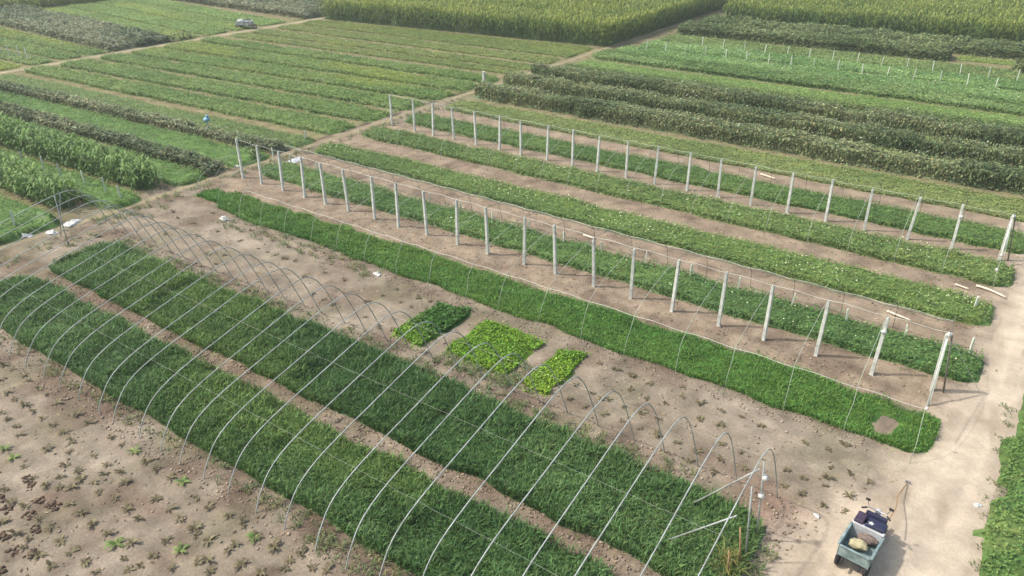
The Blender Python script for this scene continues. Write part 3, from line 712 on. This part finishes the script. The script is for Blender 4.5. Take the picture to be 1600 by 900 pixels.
def post_frame(name, label, us, v0, v1, ph, front, back, sides):
    g = props(empty(name, (0, 0, 0)), label, 'greenhouse frame')
    ua, ub = us[0], us[-1]
    vv = lambda u: v0 + (v1 - v0) * (u - ua) / (ub - ua)
    data = []
    for i, u in enumerate(us):
        H = ph + RNG.normal(0, .03)
        o = post_mesh(H, .12).build('post', M_conc, g, bevel=.012)
        o.location = (u, vv(u) + RNG.normal(0, .03), ground_h(np.array([u]), np.array([vv(u)]))[0])
        o.rotation_euler = (RNG.normal(0, .02), RNG.normal(0, .02), RNG.uniform(-.2, .2))
        data.append(H)
        if i == 0: continue
        MB().tube([(u + RNG.normal(0, .04) * (1 - z / ph) , vv(u) + dv, z if k else -.05) for k, (dv, z) in enumerate(front)], .0085, 5).build('front_rod', M_rod, g, True)
        MB().tube([(u, vv(u) + dv, z) for dv, z in back], .009, 5).build('back_rod', M_darkrod, g, True)
    for (dv, z, m, r, a, b) in sides:
        n = 80
        pts = [(u, vv(u) + dv, z + .025 * math.sin(u * 3.7) - .02) for u in np.linspace(a, b, n)]
        MB().tube(pts, r, 4).build('wire', m, g)
    return g, vv
U2 = [-34.01, -32.45, -30.69, -29.08, -27.51, -25.89, -24.12, -22.55, -20.85, -19.08, -17.39, -15.53, -13.98, -12.17, -10.52, -8.8, -6.99, -5.33, -3.55, -1.76, -0.0]
U3 = [-34.22, -32.15, -30.58, -28.93, -27.14, -25.35, -23.76, -21.94, -20.26, -18.63, -16.86, -15.16, -13.32, -11.64, -9.91, -8.11, -6.29, -4.55, -2.72, -0.93, 0.89]
F2 = [(-4.05, 0), (-3.9, .6), (-3.72, 1.1), (-3.4, 1.48), (-2.7, 1.76), (-2.0, 1.95), (-.9, 2.13), (-.06, 2.18)]
K2 = [(.06, 2.18), (1.2, 2.03), (2.2, 1.68), (2.9, 1.2), (3.25, .8), (3.45, -.05)]
g2, v2 = post_frame('post_greenhouse_frame', 'front greenhouse frame: row of concrete posts with thin arched rods and wires', U2, 23.88, 23.40, 2.1, F2, K2,
    [(0, 2.17, M_wire, .008, -34, 0), (-3.42, 1.47, M_wire, .008, -29, 0), (3.1, 1.0, M_darkwire, .02, -34, 0), (3.0, 1.12, M_wire, .008, -34, 0)])  # thick dark wire also stands in for shade along the bed's front edge
F3 = [(-3.5, 0), (-3.32, .7), (-2.95, 1.2), (-2.2, 1.6), (-1.2, 1.93), (-.06, 2.08)]
K3 = [(.06, 2.08), (1.2, 1.92), (2.2, 1.5), (2.9, .95), (3.2, -.05)]
g3, v3 = post_frame('post_greenhouse_frame', 'back greenhouse frame: farther row of concrete posts with thin arched rods', U3, 36.0, 35.45, 2.0, F3, K3,
    [(0, 2.07, M_rod, .009, -34.2, .89), (2.9, .95, M_darkwire, .009, -34, .8)])
# heavy end bracing at the road side, ties and anchor rods
for g, vc, u, ph in ((g2, 23.40, 0.0, 2.1), (g3, 35.45, .89, 2.0)):
    MB().tube([(u - .02, vc - .14, ph - .1), (u + .02, vc - .95, .0)], .035, 6).build('brace', M_conc, g, True)
    MB().tube([(u + .07, vc + .05, ph - .05), (u + .32, vc + .1, 0)], .03, 6).build('brace', M_darkrod, g, True)
    MB().tube([(u, vc - .1, ph), (u + .05, vc - 2.9, 1.35)], .012, 5).build('tie', M_rod, g)
    MB().tube([(u, vc, ph), (u + 1.3, vc + .7, 0)], .008, 5).build('tie', M_wire, g)
    blob(MB(), (u + .01, vc - .02, ph), .085, .8, 5).build('plastic_knot', M_white, g, True)
blob(MB(), (-1.74, 23.36, 1.62), .1, .7, 3).build('plastic_knot', M_white, g2, True)
blob(MB(), (-.93, 35.42, 1.55), .1, .7, 4).build('plastic_knot', M_white, g3, True)
blob(MB(), (0.02, 19.98, 1.48), .05, 1, 6).build('plastic_knot', M_white, g2, True)
blob(MB(), (.86, 32.9, 1.2), .06, 1.2, 7).build('plastic_knot', M_white, g3, True)
blob(MB(), (.86, 32.45, .75), .07, 1.2, 8).build('plastic_knot', M_white, g3, True)
MB().tube([(-34.05, 23.9, 2.05), (-35.6, 23.3, 0)], .014, 5).build('tie', M_rod, g2)

# ------------------------------------------------------------------ stakes
def stake_mesh(h, w):
    mb = MB(); mb.add([(-w,-w,-.05),(w,-w,-.05),(w,w,-.05),(-w,w,-.05),(-w,-w,h-.05),(w,-w,h-.05),(w,w,h-.05),(-w,w,h-.05),(0,0,h+.02)],
        [(3,2,1,0),(0,1,5,4),(1,2,6,5),(2,3,7,6),(3,0,4,7),(4,5,8),(5,6,8),(6,7,8),(7,4,8)])
    me = bpy.data.meshes.new('marker_stake'); me.from_pydata(mb.v, [], mb.f); me.materials.append(M_stake); return me
def stakes(pts, h, w, label, group):
    me = stake_mesh(h, w)
    for (u, v) in pts:
        o = link(bpy.data.objects.new('marker_stake', me))
        o.location = (u, v, ground_h(np.array([u]), np.array([v]))[0]); o.rotation_euler = (RNG.normal(0, .05), RNG.normal(0, .05), RNG.uniform(0, 3)); o.scale.z = RNG.uniform(.9, 1.1)
        props(o, label, 'stake', group)
stakes([(-35.0, 26.86), (-33.28, 26.7), (-31.03, 26.6), (-23.0, 26.5), (-20.99, 26.4), (-19.12, 26.4), (-17.03, 26.3), (-15.16, 26.3), (-13.26, 26.3), (-11.26, 26.3), (-9.22, 26.25), (-7.26, 26.2), (-5.2, 26.2), (-3.2, 26.1), (-1.27, 26.15), (.72, 26.2)],
       .72, .03, 'short white stake in the leafy bed behind the front row of posts', 'stakes in the bed behind the front posts')
stakes([(.5, 29.75)], .7, .04, 'lone short pale stake at the road end of the flowering bed', 'single stake')
stakes([(-36.3, 30.4)], .7, .04, 'lone pale stake beside the footpath crossing near the left bush strips', 'lone footpath stake')
ul = np.array([-31.5, -29.7, -27.6, -25.2, -22.6]); 
stakes([(u, 73.6 + (.2 * i % .5)) for i, u in enumerate(np.arange(-27.6, 1.5, 2.05))], 1.0, .032, 'white stake in the farther row of stakes, upper right beds', 'farther stake row')
stakes([(u, 69.4 + .03 * (u + 18)) for u in np.arange(-31.4, 1.5, 1.95)], 1.0, .032, 'white stake in the nearer row of stakes, upper right beds', 'nearer stake row')
stakes([(-86.5, 33.2), (-84.6, 33.1), (-82.9, 33.1), (-81.2, 33.2), (-79.4, 33.2), (-77.8, 33.3), (-76.0, 33.2)], 1.1, .045, 'thin pale stake in the bed at the upper left edge', 'stakes at the upper left edge')
stakes([(-45.6, 18.0), (-43.4, 18.1), (-41.3, 18.0), (-39.2, 18.1), (-37.3, 18.1), (-36.0, 18.15)], 1.05, .035, 'thin pale stake in the green bed between the two maize strips', 'stakes between the maize strips')
stakes([(-41.8, 13.0), (-39.4, 13.2), (-36.8, 13.4)], .95, .035, 'thin pale stake in the green bed at the left edge', 'stakes in the left edge bed')

# ------------------------------------------------------------------ seedlings, one by one
SEED=[(-21.46,6.16),(-20.46,6.93),(-19.91,6.87),(-20.13,6.26),(-19.54,6.58),(-18.76,6.87),(-18.55,7.55),(-19.14,7.57),(-19.04,6.24),(-18.12,6.87),(-18.52,6.29),(-18.14,6.17),(-17.88,6.65),(-17.74,6.3),(-17.56,6.91),(-17.04,6.78),(-19.23,5.5),(-19.9,5.54),(-18.72,5.92),(-18.67,5.51),(-18.3,5.66),(-18.05,5.86),(-19.45,4.83),(-18.83,4.7),(-18.31,4.81),(-17.62,4.78),(-17.12,4.8),(-18.24,4.23),(-17.59,4.23),(-16.48,4.74),(-17.12,4.3),(-16.96,4.11),(-15.94,4.68),(-16.46,4.21),(-15.89,4.2),(-15.33,4.69),(-14.84,4.69),(-17.48,5.51),(-16.93,5.52),(-17.29,6.17),(-16.67,6.24),(-16.11,6.21),(-15.54,6.2),(-16.34,5.46),(-15.73,5.5),(-14.94,5.66),(-14.72,5.28),(-15.8,6.86),(-15.2,6.83),(-14.7,6.81),(-14.36,6.18),(-14.12,6.81),(-13.87,6.68),(-13.5,6.77),(-13.77,7.54),(-14.47,7.46),(-15.03,7.5),(-16.21,7.53),(-16.82,7.52),(-17.35,7.55),(-13.25,7.57),(-12.9,7.06),(-12.86,6.84),(-12.25,6.74),(-13.16,6.17),(-13.02,6.38),(-14.16,5.38),(-14.17,5.72),(-13.53,5.75),(-14.29,5.18),(-12.67,6.17),(-25.6,7.67),(-25.05,7.71),(-24.45,7.73),(-23.96,7.68),(-23.26,7.63),(-22.77,7.61),(-23.87,6.96),(-23.34,6.92),(-22.78,6.96),(-22.23,6.95),(-21.64,6.93),(-21.06,6.92),(-20.96,7.58),(-20.29,7.58),(-22.05,7.6),(-22.46,6.32),(-21.89,6.3),(-24.8,7.27),(-22.97,6.4),(-12.66,7.53),(-12.06,7.51),(-11.34,7.77),(-11.44,7.47),(-11.35,7.24),(-10.82,7.6),(-10.48,7.72),(-11.69,6.84),(-24.83,18.43),(-24.3,18.41),(-23.69,18.45),(-25.4,18.43),(-26.01,18.41),(-23.77,19.64),(-22.23,19.07),(-21.88,18.42),(-22.31,17.69),(-20.73,18.34),(-25.06,19.25),(-24.5,19.34),(-32.87,18.84),(-31.97,18.49),(-30.89,18.52),(-29.36,17.78),(-31.09,19.81),(-29.1,18.61),(-27.37,18.5),(-27.34,16.81),(-26.26,16.42),(-26.64,17.1),(-30.78,17.02),(-30.14,15.89),(-32.71,15.71),(-33.06,15.15),(-33.55,14.6),(-27.04,15.89),(-26.5,15.89),(-27.9,19.54),(-19.87,17.62),(-20.91,16.84),(-20.18,16.79),(-19.63,16.71),(-18.71,17.57),(-17.95,16.7),(-18.55,18.29),(-18.49,19.04),(-17.62,18.31),(-17.05,18.25),(-17.32,18.97),(-16.76,18.97),(-17,16.45),(-16.54,16.62),(-14.59,16.12),(-13.92,15.87),(-17.73,15.82),(-9.36,18.92),(-8.72,18.84),(-8.17,18.83),(-7.84,18.11),(-7.5,18.8),(-7.24,18.01),(-6.65,18.11),(-6.46,17.29),(-6.33,18.67),(-5.75,18.72),(-5.45,17.97),(-5.08,18.7),(-4.88,18.04),(-4.49,18.77),(-3.85,18.66),(-6.57,19.17),(-9.38,17.36),(-8.75,17.27),(-8.39,17.22),(-8.6,16.54),(-8.16,17.28),(-7.61,17.21),(-7.02,17.28),(-7.96,16.54),(-7.35,16.54),(-6.75,16.54),(-9.2,16.61),(-1.23,18),(-0.73,17.93),(-1.72,17.94),(-2.66,17.15),(-2.56,18.58),(-1.99,18.68),(-1.63,19.17),(-2.23,17.14),(-1.66,17.12),(-2.55,16.51),(-2.08,16.47),(-1.51,16.37),(-1.03,16.43),(-1.07,17.09),(-1.67,17.48),(-6.24,16.54),(-5.6,16.55),(-4.53,17.23),(-4.33,16.56),(-4.98,16.51),(-3.92,17.2),(-3.66,16.54),(-4.28,15.96),(-5.01,16.05)]
GREEN=[(-21.14,5.62),(-20.51,5.56),(-15.28,5.44),(-13.77,6.17),(-15.77,7.64),(-17.99,7.6),(-12.68,7.45)]
def seedling_mesh(k, c1, c2, n, L):
    rg = np.random.default_rng(900 + k)
    Vs, Qs, Cs = [], [], []
    for i in range(n):
        az = 2 * math.pi * i / n + rg.normal(0, .25); l = L * rg.uniform(.65, 1.2); w = l * rg.uniform(.28, .42)
        o = np.array([math.cos(az), math.sin(az), 0]); s = np.array([-math.sin(az), math.cos(az), 0]); up = np.array([0, 0, 1.])
        rise = rg.uniform(.25, .75)
        b = len(Vs)
        for (r, z, ww) in ((0, .0, .25), (.35, .55, 1.), (.72, .75, .9), (1.05, .45, .1)):
            p = o * l * r + up * l * z * rise
            Vs += [p - s * w * ww * .5, p + s * w * ww * .5]
        Qs += [(b, b+1, b+3, b+2), (b+2, b+3, b+5, b+4), (b+4, b+5, b+7, b+6)]
        c = (c1 + (c2 - c1) * rg.uniform()) * math.exp(rg.normal(0, .2)); Cs += [c] * 8
    return mesh_np('seedling', np.array(Vs), np.array(Qs), col=np.array(Cs), mat=M_leaf)
SD = [seedling_mesh(k, lin(98, 88, 64), lin(128, 120, 88), 6 + k % 4, .15) for k in range(8)]
SG = [seedling_mesh(20 + k, lin(96, 124, 60), lin(132, 144, 84), 9, .2) for k in range(4)]
for i, (u, v) in enumerate(SEED):
    o = link(bpy.data.objects.new('seedling', SD[i % 8]))
    o.location = (u, v, ground_h(np.array([u]), np.array([v]))[0]); o.rotation_euler = (RNG.normal(0, .1), RNG.normal(0, .1), RNG.uniform(0, 6.28))
    s = RNG.uniform(.75, 1.3) * (1.1 if v < 9 else .95); o.scale = (s, s, s * RNG.uniform(.8, 1.3))
    if v < 9: props(o, 'small dull seedling in the bare sandy field left of the hoops', 'seedling', 'seedlings in the left bare field')
    else: props(o, 'small dull seedling in the bare strip behind the hooped beds', 'seedling', 'seedlings in the bare middle strip')
for i, (u, v) in enumerate(GREEN):
    o = link(bpy.data.objects.new('seedling', SG[i % 4]))
    o.location = (u, v, ground_h(np.array([u]), np.array([v]))[0]); o.rotation_euler = (0, 0, i * 1.3); s = 1.0 + .12 * (i % 3); o.scale = (s, s, s)
    props(o, 'larger bright green young plant among dull seedlings in the left bare field', 'seedling', 'greener plants in the left bare field')

# ------------------------------------------------------------------ loose things
def crumple(name, u, v, r, h, mat, label, cat, seed, z=0.0):
    rg = np.random.default_rng(seed); n = 9
    gx = np.linspace(-1, 1, n); X, Y = np.meshgrid(gx, gx, indexing='ij')
    R = np.hypot(X, Y)
    X2 = X * r * (1 + rg.normal(0, .12, X.shape)); Y2 = Y * r * .6 * (1 + rg.normal(0, .12, X.shape))
    Z = h * (rg.uniform(0, 1, X.shape) ** 1.5) * np.clip(1.2 - R, 0.05, 1) + .012
    me = mesh_np(name, np.stack([X2, Y2, Z], -1).reshape(-1, 3), grid_faces(n, n), mat=mat)
    o = link(bpy.data.objects.new(name, me)); o.location = (u, v, z + ground_h(np.array([u]), np.array([v]))[0]); o.rotation_euler = (0, 0, rg.uniform(0, 3))
    m = o.modifiers.new('thick', 'SOLIDIFY'); m.thickness = .004
    return props(o, label, cat)
crumple('plastic_sheet', -35.9, 13.3, .42, .25, M_white, 'crumpled white plastic sheet by the footpath, nearest the left edge', 'plastic sheet', 1)
crumple('plastic_sheet', -35.2, 14.2, .28, .22, M_white, 'crumpled white plastic sheet by the footpath, middle one of three', 'plastic sheet', 2)
crumple('plastic_sheet', -35.5, 15.3, .45, .25, M_white, 'crumpled white plastic sheet by the footpath, close to the maize strip end', 'plastic sheet', 3)
crumple('plastic_sheet', -30.05, 19.7, .28, .22, M_white, 'crumpled white plastic scrap in front of the left end of the bright green bed', 'plastic sheet', 4)
crumple('plastic_sheet', -20.0, 19.55, .2, .16, M_white, 'small white plastic scrap on a soil lump in front of the bright green bed', 'plastic sheet', 5)
crumple('plastic_sheet', -35.7, 18.3, .13, .14, M_white, 'tiny white plastic scrap at the hoop end beside the footpath', 'plastic sheet', 6)
crumple('plastic_sheet', -35.9, 24.9, .25, .2, M_white, 'pale plastic scrap at the end of the nearer left bush strip', 'plastic sheet', 7)
crumple('plastic_sheet', -1.55, 15.9, .09, .08, M_white, 'tiny white scrap lying near the parked tricycle', 'plastic sheet', 8)
crumple('plastic_sheet', 1.75, 18.6, .12, .08, M_white, 'small white scrap at the grassy right edge of the dirt road', 'plastic sheet', 9)
crumple('plastic_sheet', -36.4, 49.6, .5, .1, M_white, 'pale plastic sheet at the left end of the middle bush row', 'plastic sheet', 10)
crumple('plastic_sheet', -34.0, 27.6, .5, .1, M_grey, 'grey plastic sheet at the far left end of the front greenhouse frame', 'plastic sheet', 11)
b = blob(blob(MB(), (0, 0, 1.0), .2, .9, 30), (.06, .03, 1.22), .1, .8, 31).tube([(0, 0, -.05), (0, 0, 1.2)], .02, 5).build('blue_bag', M_blue, None, True)
b.location = (-42.4, 27.9, 0); props(b, 'pale blue plastic bag on a stick among the farther left bush strip', 'bag')
wp = MB().box((0, 0, .42), (.2, .2, .95), .9).box((0, 0, .92), (.24, .24, .07)).build('white_post', M_white, None, bevel=.02)
wp.location = (-36.3, 49.2, 0); props(wp, 'short white post at the left end of the middle bush row', 'post')
def pole(u0, v0, u1, v1, r, mat, label, z=.03, bend=.0):
    pts = [(u0 + (u1 - u0) * t, v0 + (v1 - v0) * t + bend * math.sin(math.pi * t), z + r) for t in np.linspace(0, 1, 7)]
    o = MB().tube(pts, r, 6, r * .7).build('wooden_pole', mat, None, True)
    props(o, label, 'pole')
pole(.35, 32.05, 1.4, 31.6, .05, M_palewood, 'pale peeled pole lying at the road end of the flowering bed', bend=.1)
pole(-.35, 31.75, .15, 31.6, .035, M_palewood, 'short pale stick lying beside the peeled pole near the road')
pole(-2.15, 27.9, -1.3, 27.65, .045, M_palewood, 'pale pole lying on the soil behind the second post from the road')
pole(-14.9, 27.6, -14.3, 27.5, .05, M_palewood, 'short pale stick lying on the brown path behind the front posts')
pole(-10.9, 40.2, -10.0, 39.9, .05, M_palewood, 'pale stick lying on the path behind the back posts')
for (a, b, c, d, h, lab) in ((-2.62, 13.25, -2.72, 13.05, 1.35, 'leaning brown wooden stake at the door end of the hoops, taller'), (-2.75, 12.8, -2.78, 12.65, .95, 'leaning brown wooden stake at the door end of the hoops, shorter')):
    o = MB().tube([(a, b, -.05), ((a + c) / 2 + .01, (b + d) / 2, h / 2), (c, d, h)], .028, 6, .018).build('wooden_stake', M_wood, None, True); props(o, lab, 'stake')
weeds('dry_weeds', 'tall dry yellowish weeds at the door end of the hooped beds', [(-2.95, -2.55, 12.3, 13.4, 10, .6)], lin(128, 128, 70), .02)

# ------------------------------------------------------------------ tricycles
def star(n=5, R=.1, r=.05):
    return [((R if i % 2 == 0 else r) * math.sin(math.pi * i / n), (R if i % 2 == 0 else r) * math.cos(math.pi * i / n)) for i in range(2 * n)]
def tricycle(loc, rz, label, Mbox, Mpanel, Mseat, Mseat2, with_star):
    t = props(empty('cargo_tricycle', loc, rz), label, 'tricycle')
    W, Lb = .80, .98
    # cargo box: open tray with flared rim, y from -Lb/2 to Lb/2
    bx = MB(); zf, zt = .46, .80
    bx.box((0, 0, zf), (W - .04, Lb - .04, .04))
    for s in (-1, 1):
        bx.box((s * (W / 2 - .012), 0, (zf + zt) / 2), (.024, Lb, zt - zf + .04))
        bx.box((s * (W / 2 + .012), 0, zt + .022), (.06, Lb + .02, .035))
        for y in (-.35, 0, .35): bx.box((s * (W / 2 + .012), y, (zf + zt) / 2), (.022, .05, zt - zf))
    bo = bx.build('cargo_box', Mbox, t, bevel=.006)
    MB().box((0, -Lb / 2 + .012, (zf + zt) / 2), (W - .06, .024, zt - zf + .02)).box((0, -Lb / 2 - .004, zt - .01), (W - .06, .05, .03)).build('tailgate', Mbox, t, bevel=.006)
    MB().box((0, Lb / 2 - .015, (zf + zt) / 2 + .03), (W - .055, .03, zt - zf + .06)).box((0, Lb / 2 + .03, zt + .075), (W + .02, .13, .03)).build('front_panel', Mpanel, t, bevel=.008)
    # chassis
    ch = MB()
    for s in (-1, 1): ch.box((s * .22, .30, .38), (.05, 1.9, .06))
    ch.box((0, 1.05, .40), (.66, .6, .03)); ch.tube([(-.36, -.28, .27), (.36, -.28, .27)], .03, 8)
    ch.build('chassis', M_black, t)
    # bench seat: cushion for the driver and a box seat beside it
    MB().box((.12, .76, .82), (.50, .46, .12)).build('seat', Mseat, t, bevel=.03)
    MB().box((.12, .545, .90), (.46, .05, .16), 1, .12).build('seat_back', Mseat, t, bevel=.02)
    MB().box((-.27, .72, .83), (.25, .44, .30), .95).build('side_seat', Mseat2, t, bevel=.03)
    MB().box((0, .72, .56), (.70, .36, .34)).build('battery_case', Mseat, t, bevel=.01)
    if with_star:
        st = MB(); p = star(5, .085, .045)
        st.add([(.0 + x, .74 + y, .884) for x, y in p] + [(0, .74, .888)], [(i, (i + 1) % 10, 10)[::-1] for i in range(10)])
        st.build('star_mark', M_white, t)
    MB().box((.02, 1.12, .66), (.60, .16, .46), .9, -.25).build('leg_shield', Mseat, t, bevel=.02)
    # front fork, handlebar, headlight
    MB().tube([(-.07, 1.50, .26), (-.07, 1.36, .62), (-.02, 1.22, .98)], .022, 8).tube([(.07, 1.50, .26), (.07, 1.36, .62), (.02, 1.22, .98)], .022, 8).build('fork', M_steel, t, True)
    hb = MB().tube([(-.36, 1.02, 1.02), (-.22, 1.14, 1.04), (0, 1.22, .98), (.22, 1.14, 1.04), (.36, 1.02, 1.02)], .016, 8).build('handlebar', M_steel, t, True)
    for s in (-1, 1):
        MB().tube([(s * .26, 1.105, 1.035), (s * .37, 1.01, 1.02)], .024, 8).build('grip', M_black, hb, True)
        MB().tube([(s * .22, 1.15, 1.04), (s * .30, 1.20, 1.2)], .007, 5).add(*[[(s*.24,1.21,1.17),(s*.36,1.21,1.17),(s*.36,1.22,1.25),(s*.24,1.22,1.25)], [(0,1,2,3)]]).build('mirror', M_black, hb)
    h = MB().disc((0, 0, 0), .085, .09).build('headlight', M_grey, t, bevel=.01)
    h.location = (0, 1.34, .86); h.rotation_euler = (0, 0, math.pi / 2)
    MB().box((0, 1.46, .56), (.12, .50, .02), 1, .15).build('mudguard', Mpanel, t, bevel=.008)
    for (x, y, r) in ((-.36, -.28, .27), (.36, -.28, .27), (0, 1.50, .26)):
        w = MB().torus((x, y, r), r - .045, .045).build('wheel', M_black, t, True)
        MB().disc((x, y, r), r - .075, .035).build('rim', M_steel, w)
    return t
TX = dict(loc=(-.42, 14.84, 0), rz=rad(-7))
tri = tricycle(TX['loc'], TX['rz'], 'small green cargo tricycle with dark seats parked on the dirt road', M_teal, M_grey, M_navy, M_plum, True)
tri.location.z = .02; tri.scale = (.88, .85, .9)
s1 = sack(.2, .17, .10, 41).build('straw_sack', M_straw, None, True); s1.location = (-.45, 14.85, .51); s1.scale = (1, .8, 1)
props(s1, 'straw-coloured sack lying in the tricycle cargo box', 'sack')
s2 = sack(.2, .15, .11, 42).build('brown_sack', M_sack, None, True); s2.location = (-.32, 15.12, .51); s2.scale = (1.1, .7, 1)
props(s2, 'dark brown bundle in the front of the tricycle cargo box', 'bundle')
hoe = empty('hoe', (0, 0, 0)); props(hoe, 'long-handled hoe leaning out past the tricycle handlebar', 'hoe')
MB().tube([(-.02, 16.0, .7), (.04, 16.7, .5), (.0, 17.5, .28), (.12, 18.4, .06)], .014, 6).build('handle', M_wood, hoe, True)
MB().box((.13, 18.45, .05), (.14, .02, .10)).build('blade', M_steel, hoe)
t2 = tricycle((-74.2, 55.4, 0), rad(-62), 'distant grey cargo tricycle parked by the path in the upper left', M_grey, M_white, M_grey, M_black, False)
t2.scale = (1.0, 1.0, 1.0)
s3 = sack(.34, .34, .28, 43).build('white_sack', M_white, None, True); s3.location = (-74.25, 55.37, .5); s3.rotation_euler = (0, 0, rad(-62)); s3.scale = (.8, 1.2, 1)
props(s3, 'pale sack heaped in the distant grey tricycle', 'sack')
print('triangles', TRIS[0])

# ------------------------------------------------------------------ summer haze
hz = MB().box((-60, 60, 6.25), (400, 400, 18.5))
m = bpy.data.materials.new('haze'); m.use_nodes = True
nt = m.node_tree; nt.nodes.clear()
out = nt.nodes.new('ShaderNodeOutputMaterial'); pv = nt.nodes.new('ShaderNodeVolumePrincipled')
pv.inputs['Color'].default_value = (.88, .90, .89, 1); pv.inputs['Density'].default_value = .0009; pv.inputs['Anisotropy'].default_value = .2
nt.links.new(pv.outputs[0], out.inputs['Volume'])
hb = hz.build('haze', m); props(hb, 'thin pale summer haze over the fields', 'haze', kind='stuff')
